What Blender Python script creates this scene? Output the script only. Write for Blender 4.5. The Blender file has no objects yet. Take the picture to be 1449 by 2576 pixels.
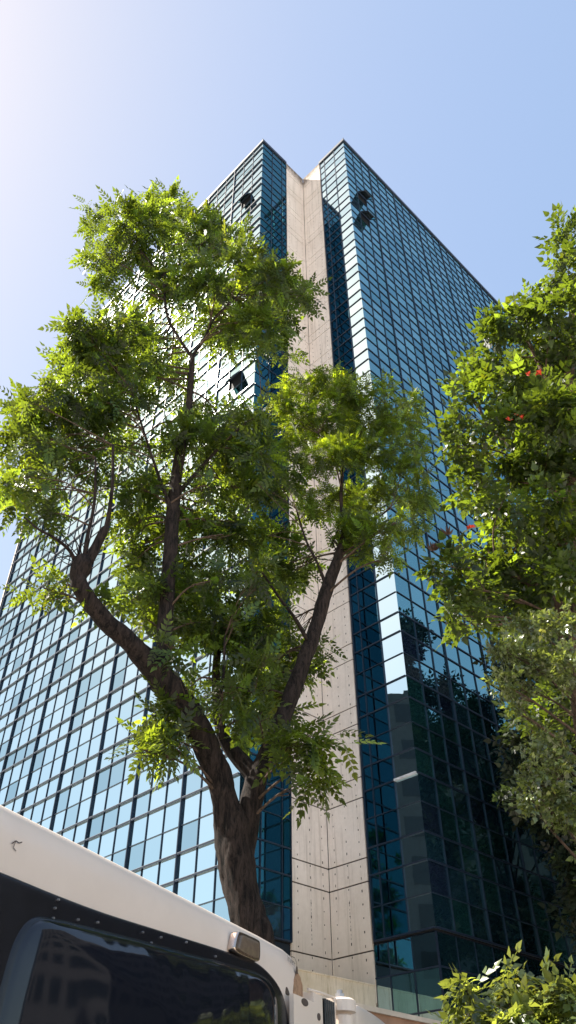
import bpy, math, random
import numpy as np
from mathutils import Vector, Matrix, noise as mnoise
random.seed(7); RNG = np.random.default_rng(11)
scene = bpy.context.scene
col = scene.collection
EYE = 1.6
# ------------------------------------------------------------------ camera model (solved from the building's vanishing points)
F, PITCH, ROLL, AZ = 1966.165, 0.720415732, -0.00674535, 0.788323732
CX, CY = 724.5, 1288.0
_c, _s = math.cos(PITCH), math.sin(PITCH)
FW = np.array([0, _c, _s]); _up = np.array([0, -_s, _c]); _rt = np.array([1., 0, 0])
RT = math.cos(ROLL)*_rt + math.sin(ROLL)*_up
UP = -math.sin(ROLL)*_rt + math.cos(ROLL)*_up
Rv = np.array([math.sin(AZ), math.cos(AZ)]); Lv = np.array([-math.cos(AZ), math.sin(AZ)])
def ray(x, y): return F*FW + (x-CX)*RT - (y-CY)*UP
def at(x, y, rho):
    d = ray(x, y); k = rho/math.hypot(d[0], d[1])
    return np.array([d[0]*k, d[1]*k, d[2]*k + EYE])
def depth(p): return float((np.array(p)-np.array([0, 0, EYE])) @ FW)

# ------------------------------------------------------------------ helpers
def tag(o, label=None, cat=None, group=None, kind=None):
    if label: o['label'] = label
    if cat: o['category'] = cat
    if group: o['group'] = group
    if kind: o['kind'] = kind
    return o
def empty(name, loc, label, cat, group=None):
    o = bpy.data.objects.new(name, None); col.objects.link(o); o.location = loc
    o.empty_display_size = .5
    tag(o, label, cat, group); return o
bpy_update = lambda: bpy.context.view_layer.update()
def link(name, me, parent=None):
    o = bpy.data.objects.new(name, me); col.objects.link(o)
    if parent is not None:
        o.parent = parent
        off = Vector((0, 0, 0)); q = parent
        while q is not None:
            off += Vector(q.location); q = q.parent
        o.location = -off
    return o
class MB:
    """collects polygons in world coordinates"""
    def __init__(s): s.v = []; s.f = []; s.m = []; s.c = []
    def add(s, vs, fs, m=0, c=(1, 1, 1)):
        b = len(s.v); s.v += [tuple(map(float, p)) for p in vs]
        for f in fs: s.f.append(tuple(b+i for i in f)); s.m.append(m); s.c.append(c)
    def box8(s, P, m=0, c=(1, 1, 1)):
        s.add(P, [(0, 3, 2, 1), (4, 5, 6, 7), (0, 1, 5, 4), (1, 2, 6, 5), (2, 3, 7, 6), (3, 0, 4, 7)], m, c)
    def obox(s, fr, a0, a1, z0, z1, d0, d1, m=0):
        """box in a wall frame: along a, height z, out d"""
        P = [fr.p(a0, z0, d0), fr.p(a1, z0, d0), fr.p(a1, z0, d1), fr.p(a0, z0, d1), fr.p(a0, z1, d0), fr.p(a1, z1, d0), fr.p(a1, z1, d1), fr.p(a0, z1, d1)]
        s.box8(P, m)
    def tube(s, pts, rad, n=8, m=0, cap=True, bump=0.0, bs=3.0):
        pts = [np.array(p, float) for p in pts]; K = len(pts)
        t0 = pts[1]-pts[0]; t0 /= np.linalg.norm(t0)
        a = np.array([1., 0, 0]) if abs(t0[0]) < .9 else np.array([0, 1., 0])
        u = np.cross(t0, a); u /= np.linalg.norm(u)
        vs = []; 
        for i, p in enumerate(pts):
            t = pts[min(i+1, K-1)]-pts[max(i-1, 0)]; t /= (np.linalg.norm(t)+1e-9)
            u = u-(u@t)*t; u /= np.linalg.norm(u); w = np.cross(t, u)
            for k in range(n):
                an = 2*math.pi*k/n; dd = math.cos(an)*u+math.sin(an)*w; r = rad[i]
                if bump:
                    q = p+dd*r
                    r *= 1+bump*(mnoise.noise(Vector((q[0]*bs*2.2, q[1]*bs*2.2, q[2]*bs*.55)))*1.1+mnoise.noise(Vector((q[0]*bs*6, q[1]*bs*6, q[2]*bs*1.6)))*.75)
                vs.append(p+dd*r)
        fs = [(i*n+k, i*n+(k+1) % n, (i+1)*n+(k+1) % n, (i+1)*n+k) for i in range(K-1) for k in range(n)]
        if cap: fs += [tuple(range(n))[::-1], tuple((K-1)*n+k for k in range(n))]
        s.add(vs, fs, m)
    def build(s, name, mats, parent=None, smooth=False, attr=False):
        me = bpy.data.meshes.new(name); me.from_pydata(s.v, [], s.f)
        if not isinstance(mats, (list, tuple)): mats = [mats]
        for x in mats: me.materials.append(x)
        if len(mats) > 1: me.polygons.foreach_set('material_index', s.m)
        if smooth: me.polygons.foreach_set('use_smooth', [True]*len(s.f))
        if attr:
            a = me.attributes.new('tint', 'FLOAT_COLOR', 'FACE')
            a.data.foreach_set('color', np.array([list(c)[:3]+[c[3] if len(c) > 3 else .8] for c in s.c], dtype=np.float32).ravel())
        me.update(); return link(name, me, parent)
class Frame:
    """vertical wall frame: origin (x,y), direction u, outward normal n; heights are metres above eye"""
    def __init__(s, O, u, n): s.O = np.array(O, float); s.u = np.array(u, float); s.n = np.array(n, float)
    def p(s, a, h, d=0):
        q = s.O+a*s.u+d*s.n; return (q[0], q[1], h+EYE)

# ------------------------------------------------------------------ materials
def newmat(name):
    m = bpy.data.materials.new(name); m.use_nodes = True; nt = m.node_tree; nt.nodes.clear()
    out = nt.nodes.new('ShaderNodeOutputMaterial'); return m, nt, out
def N(nt, t, **k):
    n = nt.nodes.new(t)
    for a, b in k.items(): setattr(n, a, b)
    return n
def ramp(nt, fac, stops):
    r = N(nt, 'ShaderNodeValToRGB'); els = r.color_ramp.elements
    while len(els) < len(stops): els.new(.5)
    for e, (p, c) in zip(els, stops): e.position = p; e.color = (*c, 1) if len(c) == 3 else c
    nt.links.new(fac, r.inputs[0]); return r.outputs[0]
def noise(nt, scale, detail=4, rough=.6, vec=None, dist=0):
    n = N(nt, 'ShaderNodeTexNoise'); n.inputs['Scale'].default_value = scale; n.inputs['Detail'].default_value = detail
    n.inputs['Roughness'].default_value = rough; n.inputs['Distortion'].default_value = dist
    if vec is not None: nt.links.new(vec, n.inputs['Vector'])
    return n.outputs[0]
def mapped(nt, sc):
    g = N(nt, 'ShaderNodeNewGeometry'); mp = N(nt, 'ShaderNodeMapping'); mp.inputs['Scale'].default_value = sc
    nt.links.new(g.outputs['Position'], mp.inputs['Vector']); return mp.outputs[0]
def mixc(nt, fac, a, b, mode='MIX'):
    m = N(nt, 'ShaderNodeMix', data_type='RGBA', blend_type=mode)
    for sock, v in ((m.inputs[0], fac), (m.inputs[6], a), (m.inputs[7], b)):
        if hasattr(v, 'links') or isinstance(v, bpy.types.NodeSocket): nt.links.new(v, sock)
        elif isinstance(v, (int, float)): sock.default_value = v
        else: sock.default_value = (*v, 1)
    return m.outputs[2]
def bump(nt, h, strength, dist):
    b = N(nt, 'ShaderNodeBump'); b.inputs['Strength'].default_value = strength; b.inputs['Distance'].default_value = dist
    nt.links.new(h, b.inputs['Height']); return b.outputs[0]
def pbsdf(nt, out, colr, rough, metal=0., spec=.5, nrm=None, coat=0.):
    p = N(nt, 'ShaderNodeBsdfPrincipled')
    if isinstance(colr, bpy.types.NodeSocket): nt.links.new(colr, p.inputs['Base Color'])
    else: p.inputs['Base Color'].default_value = (*colr, 1)
    if isinstance(rough, bpy.types.NodeSocket): nt.links.new(rough, p.inputs['Roughness'])
    else: p.inputs['Roughness'].default_value = rough
    p.inputs['Metallic'].default_value = metal; p.inputs['Specular IOR Level'].default_value = spec
    p.inputs['Coat Weight'].default_value = coat; p.inputs['Coat Roughness'].default_value = .05
    if nrm is not None: nt.links.new(nrm, p.inputs['Normal'])
    nt.links.new(p.outputs[0], out.inputs[0]); return p

def simple(name, c, rough=.6, metal=0., spec=.5, var=.25, scale=3., coat=0., bmp=0.):
    m, nt, out = newmat(name)
    n = noise(nt, scale, 5, .6, mapped(nt, (1, 1, 1)))
    cc = ramp(nt, n, [(.25, tuple(x*(1-var) for x in c)), (.75, tuple(min(1, x*(1+var)) for x in c))])
    nr = bump(nt, n, bmp, .02) if bmp else None
    pbsdf(nt, out, cc, rough, metal, spec, nr, coat); return m

# coated curtain-wall glass: each pane keeps its own tint (attribute) of blind or dark room behind, under a reflective coating
def glass_mat():
    m, nt, out = newmat('coated_glass')
    a = N(nt, 'ShaderNodeAttribute', attribute_name='tint')
    blot = noise(nt, 1.3, 3, .5, mapped(nt, (1, 1, .6)))
    basec = mixc(nt, blot, a.outputs['Color'], mixc(nt, 1., a.outputs['Color'], (.72, .8, .85), 'MULTIPLY'))
    d = N(nt, 'ShaderNodeBsdfDiffuse'); nt.links.new(basec, d.inputs[0])
    g = N(nt, 'ShaderNodeBsdfGlossy'); g.inputs['Roughness'].default_value = .012
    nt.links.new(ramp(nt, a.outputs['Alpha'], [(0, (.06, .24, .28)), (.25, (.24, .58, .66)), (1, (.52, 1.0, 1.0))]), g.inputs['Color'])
    wav = bump(nt, noise(nt, .9, 2, .5, mapped(nt, (1, 1, 1))), .06, .02)
    nt.links.new(wav, g.inputs['Normal'])
    g2 = N(nt, 'ShaderNodeBsdfGlossy'); g2.inputs['Roughness'].default_value = .012; nt.links.new(wav, g2.inputs['Normal'])
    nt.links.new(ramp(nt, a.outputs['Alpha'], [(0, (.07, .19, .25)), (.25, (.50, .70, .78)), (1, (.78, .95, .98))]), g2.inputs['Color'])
    fr = N(nt, 'ShaderNodeFresnel'); fr.inputs['IOR'].default_value = 1.75
    # base coating reflectance plus fresnel rise
    mp = N(nt, 'ShaderNodeMapRange'); mp.inputs['From Min'].default_value = .07; mp.inputs['From Max'].default_value = .8
    mp.inputs['To Min'].default_value = 0.0; mp.inputs['To Max'].default_value = 1.0
    nt.links.new(fr.outputs[0], mp.inputs['Value'])
    mg = N(nt, 'ShaderNodeMixShader'); nt.links.new(mp.outputs[0], mg.inputs[0]); nt.links.new(g.outputs[0], mg.inputs[1]); nt.links.new(g2.outputs[0], mg.inputs[2])
    mp2 = N(nt, 'ShaderNodeMapRange'); mp2.inputs['From Min'].default_value = .07; mp2.inputs['From Max'].default_value = 1.0
    mp2.inputs['To Min'].default_value = GLREF; mp2.inputs['To Max'].default_value = 1.0
    nt.links.new(fr.outputs[0], mp2.inputs['Value'])
    mx = N(nt, 'ShaderNodeMixShader'); nt.links.new(mp2.outputs[0], mx.inputs[0]); nt.links.new(d.outputs[0], mx.inputs[1]); nt.links.new(mg.outputs[0], mx.inputs[2])
    nt.links.new(mx.outputs[0], out.inputs[0]); return m
GLREF = .40
M_GLASS = glass_mat()
M_ALU = simple('anodised_frame', (.012, .022, .042), .38, 0.0, .45, .2, 6)
M_SILL = simple('grey_sill', (.20, .22, .25), .4, 0.3, .5, .2, 6)
M_DARK = simple('dark_interior', (.012, .014, .018), .8)
M_COP = simple('roof_coping', (.02, .026, .045), .5)

def concrete_mat():
    m, nt, out = newmat('fairface_concrete')
    v = mapped(nt, (1, 1, 1))
    n1 = noise(nt, .5, 5, .62, v); n2 = noise(nt, 6, 6, .7, v)
    c = ramp(nt, n1, [(.28, (.68, .61, .54)), (.72, (.88, .81, .74))])
    c = mixc(nt, .35, c, ramp(nt, n2, [(.3, (.62, .54, .48)), (.7, (.88, .79, .73))]))
    st = noise(nt, 1.0, 6, .75, mapped(nt, (4.5, 4.5, .22)))
    stf = ramp(nt, st, [(.52, (0, 0, 0)), (.78, (.7, .7, .7))])
    c = mixc(nt, stf, c, (.26, .21, .16))
    # heavy weathering that runs down from the top of the fold
    g = N(nt, 'ShaderNodeNewGeometry'); sp = N(nt, 'ShaderNodeSeparateXYZ'); nt.links.new(g.outputs['Position'], sp.inputs[0])
    mr = N(nt, 'ShaderNodeMapRange'); mr.inputs['From Min'].default_value = EYE+64.2; mr.inputs['From Max'].default_value = EYE+66.9
    nt.links.new(sp.outputs['Z'], mr.inputs['Value'])
    dst = N(nt, 'ShaderNodeVectorMath', operation='DISTANCE'); nt.links.new(g.outputs['Position'], dst.inputs[0]); dst.inputs[1].default_value = FOLD
    mr2 = N(nt, 'ShaderNodeMapRange'); mr2.inputs['From Min'].default_value = 3.2; mr2.inputs['From Max'].default_value = .4; nt.links.new(dst.outputs['Value'], mr2.inputs['Value'])
    mu = N(nt, 'ShaderNodeMath', operation='MULTIPLY'); nt.links.new(mr.outputs[0], mu.inputs[0]); nt.links.new(noise(nt, 2.2, 7, .8, mapped(nt, (2, 2, .8))), mu.inputs[1])
    ad = N(nt, 'ShaderNodeMath', operation='MULTIPLY'); nt.links.new(mr2.outputs[0], ad.inputs[0]); nt.links.new(noise(nt, 3.5, 7, .8, mapped(nt, (2, 2, .7))), ad.inputs[1])
    sm = N(nt, 'ShaderNodeMath', operation='MAXIMUM'); nt.links.new(mu.outputs[0], sm.inputs[0]); nt.links.new(ad.outputs[0], sm.inputs[1])
    c = mixc(nt, ramp(nt, sm.outputs[0], [(.24, (0, 0, 0)), (.48, (.92, .92, .92))]), c, (.13, .10, .075))
    # lower storeys yellow with age
    mr3 = N(nt, 'ShaderNodeMapRange'); mr3.inputs['From Min'].default_value = EYE+10; mr3.inputs['From Max'].default_value = EYE+6; nt.links.new(sp.outputs['Z'], mr3.inputs['Value'])
    m3 = N(nt, 'ShaderNodeMath', operation='MULTIPLY'); nt.links.new(mr3.outputs[0], m3.inputs[0]); m3.inputs[1].default_value = .55
    c = mixc(nt, m3.outputs[0], c, (.50, .42, .31))
    pbsdf(nt, out, c, .85, 0, .2, bump(nt, n2, .25, .01)); return m
E0 = np.array([4.83693183, 28.77993886])
FOLD = (E0[0]+4.75*Lv[0], E0[1]+4.75*Lv[1], 66.9+EYE)
M_CONC = concrete_mat()
M_JOINT = simple('dark_joint', (.05, .04, .035), .9)  # dark backing of the joints, also used for tie holes and weep marks
def stained_wall():
    m, nt, out = newmat('stained_low_wall')
    n1 = noise(nt, 1.2, 5, .65, mapped(nt, (1, 1, 1))); c = ramp(nt, n1, [(.3, (.50, .43, .31)), (.7, (.66, .58, .46))])
    st = noise(nt, 1.4, 7, .8, mapped(nt, (5, 5, .5)))
    c = mixc(nt, ramp(nt, st, [(.52, (0, 0, 0)), (.72, (.8, .8, .8))]), c, (.22, .16, .09))
    pbsdf(nt, out, c, .9, 0, .2); return m
M_LOWW = stained_wall()

def bark_mat(name, c0, c1):
    m, nt, out = newmat(name)
    w = noise(nt, 11, 8, .8, mapped(nt, (1.8, 1.8, .38)), .5)
    c = ramp(nt, w, [(.40, c0), (.60, c1)])
    pbsdf(nt, out, c, .9, 0, .25, bump(nt, w, .9, .03)); return m
M_BARK = bark_mat('rough_bark', (.003, .0025, .0025), (.048, .034, .028))
M_TWIG = bark_mat('young_bark', (.05, .035, .025), (.16, .11, .08))
def leaf_mat(name, c, trans, rough=.42, tw=.45, spec=.5):
    m, nt, out = newmat(name)
    a = N(nt, 'ShaderNodeAttribute', attribute_name='tint')
    ca = mixc(nt, 1., a.outputs['Color'], c, 'MULTIPLY'); cb = mixc(nt, 1., a.outputs['Color'], trans, 'MULTIPLY')
    p = N(nt, 'ShaderNodeBsdfPrincipled'); nt.links.new(ca, p.inputs['Base Color']); p.inputs['Roughness'].default_value = rough
    p.inputs['Specular IOR Level'].default_value = spec
    t = N(nt, 'ShaderNodeBsdfTranslucent'); nt.links.new(cb, t.inputs[0])
    mx = N(nt, 'ShaderNodeMixShader'); mx.inputs[0].default_value = tw
    nt.links.new(p.outputs[0], mx.inputs[1]); nt.links.new(t.outputs[0], mx.inputs[2]); nt.links.new(mx.outputs[0], out.inputs[0]); return m
M_LEAF = leaf_mat('feathery_leaf', (.010, .026, .008), (.64, .84, .04), .46, .19, .4)
M_LEAF2 = leaf_mat('broad_leaf', (.013, .027, .008), (.60, .82, .04), .44, .15, .4)
M_LEAF3 = leaf_mat('grey_green_leaf', (.09, .12, .04), (.42, .50, .06), .30, .22, .8)
M_LEAF4 = leaf_mat('shrub_leaf', (.07, .10, .03), (.48, .54, .06), .33, .26, .7)
M_LEAF5 = leaf_mat('street_tree_leaf', (.020, .030, .012), (.08, .12, .02), .5, .2)
M_FLOWER = simple('orange_red_petal', (.75, .06, .02), .5, var=.3, scale=20)
M_POD = simple('brown_flower_bud', (.09, .045, .03), .7)

# ------------------------------------------------------------------ world, sun, camera
SUN_AZ, SUN_EL = math.radians(-82.), math.radians(50.6)
w = bpy.data.worlds.new('World'); scene.world = w; w.use_nodes = True; nt = w.node_tree
SKYREF = 1.32; SKYG = .44
bg = nt.nodes['Background']; sky = nt.nodes.new('ShaderNodeTexSky'); sky.sky_type = 'NISHITA'; sky.sun_disc = False
sky.sun_elevation = SUN_EL; sky.sun_rotation = SUN_AZ; sky.altitude = 0; sky.air_density = 1.0; sky.dust_density = 1.5; sky.ozone_density = .9
wb = nt.nodes.new('ShaderNodeMix'); wb.data_type = 'RGBA'; wb.blend_type = 'MULTIPLY'; wb.inputs[0].default_value = 1
wb.inputs[7].default_value = (1.10, 1.02, .90, 1)
bw = nt.nodes.new('ShaderNodeRGBToBW'); nt.links.new(sky.outputs[0], bw.inputs[0])
dv_ = nt.nodes.new('ShaderNodeMath'); dv_.operation = 'DIVIDE'; nt.links.new(bw.outputs[0], dv_.inputs[0]); dv_.inputs[1].default_value = SKYREF
pw_ = nt.nodes.new('ShaderNodeMath'); pw_.operation = 'POWER'; nt.links.new(dv_.outputs[0], pw_.inputs[0]); pw_.inputs[1].default_value = SKYG-1
post = nt.nodes.new('ShaderNodeVectorMath'); post.operation = 'SCALE'
nt.links.new(sky.outputs[0], post.inputs[0]); nt.links.new(pw_.outputs[0], post.inputs[3]); nt.links.new(post.outputs[0], wb.inputs[6]); nt.links.new(wb.outputs[2], bg.inputs[0]); bg.inputs[1].default_value = .15
S = Vector((math.cos(SUN_EL)*math.sin(SUN_AZ), math.cos(SUN_EL)*math.cos(SUN_AZ), math.sin(SUN_EL)))
sl = bpy.data.lights.new('sun', 'SUN'); sl.energy = 5.0; sl.angle = math.radians(.53); sl.color = (1, .93, .82)
so = bpy.data.objects.new('sun', sl); col.objects.link(so); so.location = S*200; so.rotation_euler = S.to_track_quat('Z', 'Y').to_euler()
cam = bpy.data.cameras.new('camera'); co = bpy.data.objects.new('camera', cam); col.objects.link(co); scene.camera = co
cam.sensor_fit = 'VERTICAL'; cam.sensor_height = 36; cam.lens = 36*F/2576; cam.clip_end = 3000; cam.clip_start = .05
mt = Matrix(((RT[0], UP[0], -FW[0], 0), (RT[1], UP[1], -FW[1], 0), (RT[2], UP[2], -FW[2], EYE), (0, 0, 0, 1))); co.matrix_world = mt
vs = scene.view_settings; vs.view_transform = 'Standard'; vs.look = 'None'; vs.exposure = 1.42; vs.gamma = 1
scene.cycles.max_bounces = 8; scene.cycles.glossy_bounces = 5; scene.cycles.transmission_bounces = 4; scene.cycles.diffuse_bounces = 3

# ------------------------------------------------------------------ ground, street
def sheet(name, pts, z, mat, kind='structure'):
    b = MB(); b.add([(x, y, z) for x, y in pts], [tuple(range(len(pts)))]); o = b.build(name, mat); o['kind'] = kind; return o
M_EARTH = simple('paved_ground', (.56, .49, .42), .95, scale=.6); M_ASPH = simple('asphalt', (.055, .055, .056), .9, scale=8, bmp=.3)
M_PAVE = simple('pavement', (.34, .31, .28), .9, scale=2); M_PAINT = simple('road_paint', (.75, .75, .72), .7)
sheet('ground', [(-600, -600), (600, -600), (600, 600), (-600, 600)], 0, M_EARTH)
def fpt(O, a, b): return tuple(np.array(O)+a*Rv2+b*Nv2)
Rv2 = np.array([.413, .911]); Nv2 = np.array([.911, -.413])
O2 = np.array([-1.016, 2.72])
sheet('road', [fpt(O2, -60, 6.5), fpt(O2, 60, 6.5), fpt(O2, 60, -2.6), fpt(O2, -60, -2.6)], .004, M_ASPH)
b = MB()
for a0, a1, b0, b1 in ((-60, 9, -2.75, -7.5),):
    P = [fpt(O2, a0, b0), fpt(O2, a1, b0), fpt(O2, a1, b1), fpt(O2, a0, b1)]
    b.box8([(*q, -.05) for q in P]+[(*q, .13) for q in P])
o = b.build('pavement', M_PAVE); o['kind'] = 'structure'
sheet('road_marking', [fpt(O2, -60, 2.1), fpt(O2, 60, 2.1), fpt(O2, 60, 1.98), fpt(O2, -60, 1.98)], .008, M_PAINT)

# ------------------------------------------------------------------ the office tower
H = 66.9; P_ = 3.15; T0 = 6.78; SP = .98
A0 = E0+4.75*Lv-4.75*Rv; C0 = E0+4.75*Lv
NB = 20                                           # storeys of curtain wall above the soffit
tower = empty('office_tower', (C0[0], C0[1], 0), 'tall blue glass office tower with a concrete fold set into its notched corner', 'building')
fL = Frame(A0, Lv, -Rv)          # long left face
fAB = Frame(A0, Rv, -Lv)         # short glass return of the left wing
fED = Frame(E0, Lv, -Rv)         # short glass return of the right wing
fR = Frame(E0, Rv, -Lv)          # long right face
rows = []; tr = []                                # rows (h0,h1,kind), transoms (h, thick)
TU = lambda k: T0+P_*k
for k in range(0, 20):
    rows.append((TU(k), TU(k)+1.085)); rows.append((TU(k)+1.085, TU(k)+2.17)); 
    if k < 19: rows.append((TU(k)+2.17, TU(k+1)))
    tr.append((TU(k), 1)); tr.append((TU(k)+1.085, 0)); tr.append((TU(k)+2.17, 1))
rows = [r for r in rows if r[1] < 66.7]; tr = [t for t in tr if t[0] < 66.75]
colsL = [0]
for b_ in range(8): colsL += [3.44*b_+3.44*j/3 for j in (1, 2, 3)]
colsL.append(27.95)
colsR = [0]
x = 0
for b_ in range(9):
    wd = 3.2 if b_ == 0 else 3.3
    colsR += [x+wd*j/3 for j in (1, 2, 3)]; x += wd
cols4 = [0, 1.1, 2.2, 2.68]
opens = {('R', 1, 60.30-1.085-.02), }
def sub(v, a): return tuple(np.array(v)*a)
panes = []                                        # (frame, a0,a1,h0,h1,tint)
OPENW = []
def facade(tagc, fr, cols, thick_every, blinds):
    mb = MB(); rg = random.Random(hash(tagc) % 7+3)
    eps = {'L': 0, 'AB': .004, 'ED': .008, 'R': .012}[tagc]
    L1 = cols[-1]
    for i in range(len(cols)-1):
        for j, (h0, h1) in enumerate(rows):
            hm = (h0+h1)/2
            if (tagc == 'R' and i == 1 and (abs(hm-58.72) < .5 or abs(hm-55.57) < .5)) or (tagc == 'L' and i == 1 and (abs(hm-58.72) < .5 or abs(hm-36.67) < .5)):
                OPENW.append((fr, cols[i], cols[i+1], h0, h1, tagc)); continue
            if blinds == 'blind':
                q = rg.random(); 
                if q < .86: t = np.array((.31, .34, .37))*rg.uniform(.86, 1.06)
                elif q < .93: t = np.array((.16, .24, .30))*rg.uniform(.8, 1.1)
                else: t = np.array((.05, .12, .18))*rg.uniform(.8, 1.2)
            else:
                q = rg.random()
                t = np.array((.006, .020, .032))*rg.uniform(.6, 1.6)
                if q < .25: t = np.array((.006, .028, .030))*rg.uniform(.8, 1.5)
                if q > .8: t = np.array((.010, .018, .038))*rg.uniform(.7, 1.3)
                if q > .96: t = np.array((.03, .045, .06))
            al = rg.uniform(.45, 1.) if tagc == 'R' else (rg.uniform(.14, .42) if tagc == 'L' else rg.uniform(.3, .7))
            if tagc == 'AB' or (tagc == 'ED' and i >= 1 and hm < 56.5-(i == 1)*1.5): al = rg.uniform(0, .06)+(.08 if tagc == 'AB' and hm > 57 else 0)  # notch panes get a darker coating colour, painting in their dim double reflection
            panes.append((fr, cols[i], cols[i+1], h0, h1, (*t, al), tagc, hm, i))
    for i, a in enumerate(cols):
        th = (i % thick_every == 0 and i > 0 and thick_every < 50)
        if i == 0 and tagc in ('L', 'R'): continue
        if tagc in ('AB', 'ED') and i == 0: continue
        wdt, dp = (.05, .105 if tagc == 'L' else .07) if th else (.03, .045)
        if tagc in ('AB', 'ED'): wdt, dp = .034, .045
        mb.obox(fr, a-wdt/2, a+wdt/2, T0-.02, H-.35, -.03, dp+eps*.3, 0)
    for h, th in tr:
        if th: 
            mb.obox(fr, .02, L1-.01, h-.03, h+.028, -.03, (.09 if tagc == 'L' else .045)+eps*.4, 0)
            if tagc in ('L',): mb.obox(fr, .02, L1-.01, h+.0282, h+.046, -.03, .098+eps*.4, 1)
        else:
            mb.obox(fr, .02, L1-.01, h-.016, h+.014, -.03, .040+eps*.4, 0)
    return mb.build('curtain_wall_frame', [M_ALU, M_SILL], tower)
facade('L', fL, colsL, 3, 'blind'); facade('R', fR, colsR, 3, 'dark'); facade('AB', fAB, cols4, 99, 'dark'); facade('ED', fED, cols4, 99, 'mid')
def proj(p):
    v = np.array(p)-np.array([0, 0, EYE]); z = v@FW
    return (CX+F*(v@RT)/z, CY-F*(v@UP)/z) if z > 0 else (-1, -1)
def pane_quad(mb, fr, a0, a1, h0, h1, t, rg):
    # real panes are never exactly coplanar: each is seated a hair out of true
    ta, tb = rg.gauss(0, .0022), rg.gauss(0, .0022)
    wA, wH = (a1-a0)/2, (h1-h0)/2
    d = lambda sa, sh: sa*ta*wA+sh*tb*wH
    P = [fr.p(a0, h0, d(-1, -1)), fr.p(a1, h0, d(1, -1)), fr.p(a1, h1, d(1, 1)), fr.p(a0, h1, d(-1, 1))]
    mb.add(P, [(0, 1, 2, 3)], 0, t)
rg = random.Random(5)
def score(pn):
    fr, a0, a1, h0, h1, t, tg, hm, i = pn
    x, y = proj(fr.p((a0+a1)/2, hm)); 
    if not (5 < x < 1444 and 5 < y < 2560): return 0
    if y > 2005+.55*x-30: return 0
    if 330 < x < 700 and y < 2380 and abs(x-(560+(y-2100)*.25)) < 75: return 0
    if x > 1120 and y > 700: return 0
    if 80 < x < 1090 and 480 < y < 1900 and not (x > 870 and y > 1440): return 0
    q = [proj(fr.p(*c)) for c in ((a0, h0), (a1, h0), (a1, h1), (a0, h1))]
    return abs(sum(q[k][0]*q[(k+1) % 4][1]-q[(k+1) % 4][0]*q[k][1] for k in range(4))/2)
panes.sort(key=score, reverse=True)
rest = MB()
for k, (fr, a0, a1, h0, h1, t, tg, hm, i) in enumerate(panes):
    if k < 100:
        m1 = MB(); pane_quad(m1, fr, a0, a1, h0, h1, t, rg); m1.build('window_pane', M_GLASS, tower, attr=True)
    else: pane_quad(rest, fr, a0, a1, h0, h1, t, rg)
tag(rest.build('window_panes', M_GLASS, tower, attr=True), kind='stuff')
# open top-hung windows
for fr, a0, a1, h0, h1, tg in OPENW:
    hole = MB(); e = .03
    hole.obox(fr, a0+e, a1-e, h0+e, h1-e, -.75, -.70)
    hole.obox(fr, a0+e, a1-e, h1-e, h1-e+.02, -.70, -.01); hole.obox(fr, a0+e, a1-e, h0+e-.02, h0+e, -.70, -.01)
    hole.obox(fr, a0+e-.02, a0+e, h0, h1, -.70, -.01); hole.obox(fr, a1-e, a1-e+.02, h0, h1, -.70, -.01)
    hw = hole.build('open_window', M_DARK, tower)
    s_ = MB(); an = math.radians(38 if tg == 'R' else 30); Lh = h1-h0-.06
    c_, s__ = math.cos(an), math.sin(an)
    def q(a, v, d): return fr.p(a, h1-.04-v*c_+d*s__, .10+v*s__+d*c_)
    for (aa0, aa1, v0, v1, d0, d1, mm) in ((a0+.04, a1-.04, 0, Lh, -.012, .012, 0), (a0+.03, a0+.09, 0, Lh, -.03, .03, 1), (a1-.09, a1-.03, 0, Lh, -.031, .031, 1), (a0+.09, a1-.09, 0, .06, -.03, .03, 1), (a0+.09, a1-.09, Lh-.06, Lh, -.03, .03, 1)):
        s_.box8([q(aa0, v1, d0), q(aa1, v1, d0), q(aa1, v1, d1), q(aa0, v1, d1), q(aa0, v0, d0), q(aa1, v0, d0), q(aa1, v0, d1), q(aa0, v0, d1)], mm, (.02, .03, .03))
    o = s_.build('sash', [M_GLASS, M_ALU], hw, attr=True)
    o.location = (0, 0, 0) 
for o in [o for o in col.objects if o.name.startswith('sash')]: o.location = (0, 0, 0)
# the body behind the glass, its roof and the two far corners
bd = MB(); off = .06
def EF(r, l): q = E0+r*Rv+l*Lv; return (q[0], q[1])
RL = colsR[-1]; LL = 4.75+27.95
poly = [EF(off, off), EF(off, 4.75+off), EF(-4.75+off, 4.75+off), EF(-4.75+off, LL), EF(RL, LL), EF(RL, off)]
n = len(poly)
bd.add([(*p, T0+EYE-.05) for p in poly]+[(*p, H-.5+EYE) for p in poly], [tuple(range(n))[::-1], tuple(range(n, 2*n))]+[(i, (i+1) % n, n+(i+1) % n, n+i) for i in range(n)])
bd.build('structure_core', M_DARK, tower)
endw = MB()
for fr, a0, a1 in ((Frame(A0+27.95*Lv, Rv, Lv), 0, RL+4.75), (Frame(E0+RL*Rv, Lv, Rv), 0, LL)):
    endw.obox(fr, a0, a1, T0, H, .0, .25, 0)
endw.build('end_wall', M_CONC, tower)
# dark coping on the glass wings
cp = MB()
cp.obox(fL, -.1, 27.95, H-.34, H, -.5, .10); cp.obox(fAB, .0, 2.66, H-.341, H-.001, -.5, .101)
cp.obox(fED, .0, 2.75, H-.342, H-.002, -.5, .102); cp.obox(fR, -.1, RL, H-.343, H-.003, -.5, .103)
cp.build('roof_coping', M_COP, tower)
# small lightning rods at the two wing corners
for fr in (fL, fR):
    r_ = MB(); p = np.array(fr.p(.05, H, .0)); r_.tube([p, p+np.array([0, 0, .45])], [.05, .02], 6); r_.build('lightning_rod', M_COP, tower)
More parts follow.
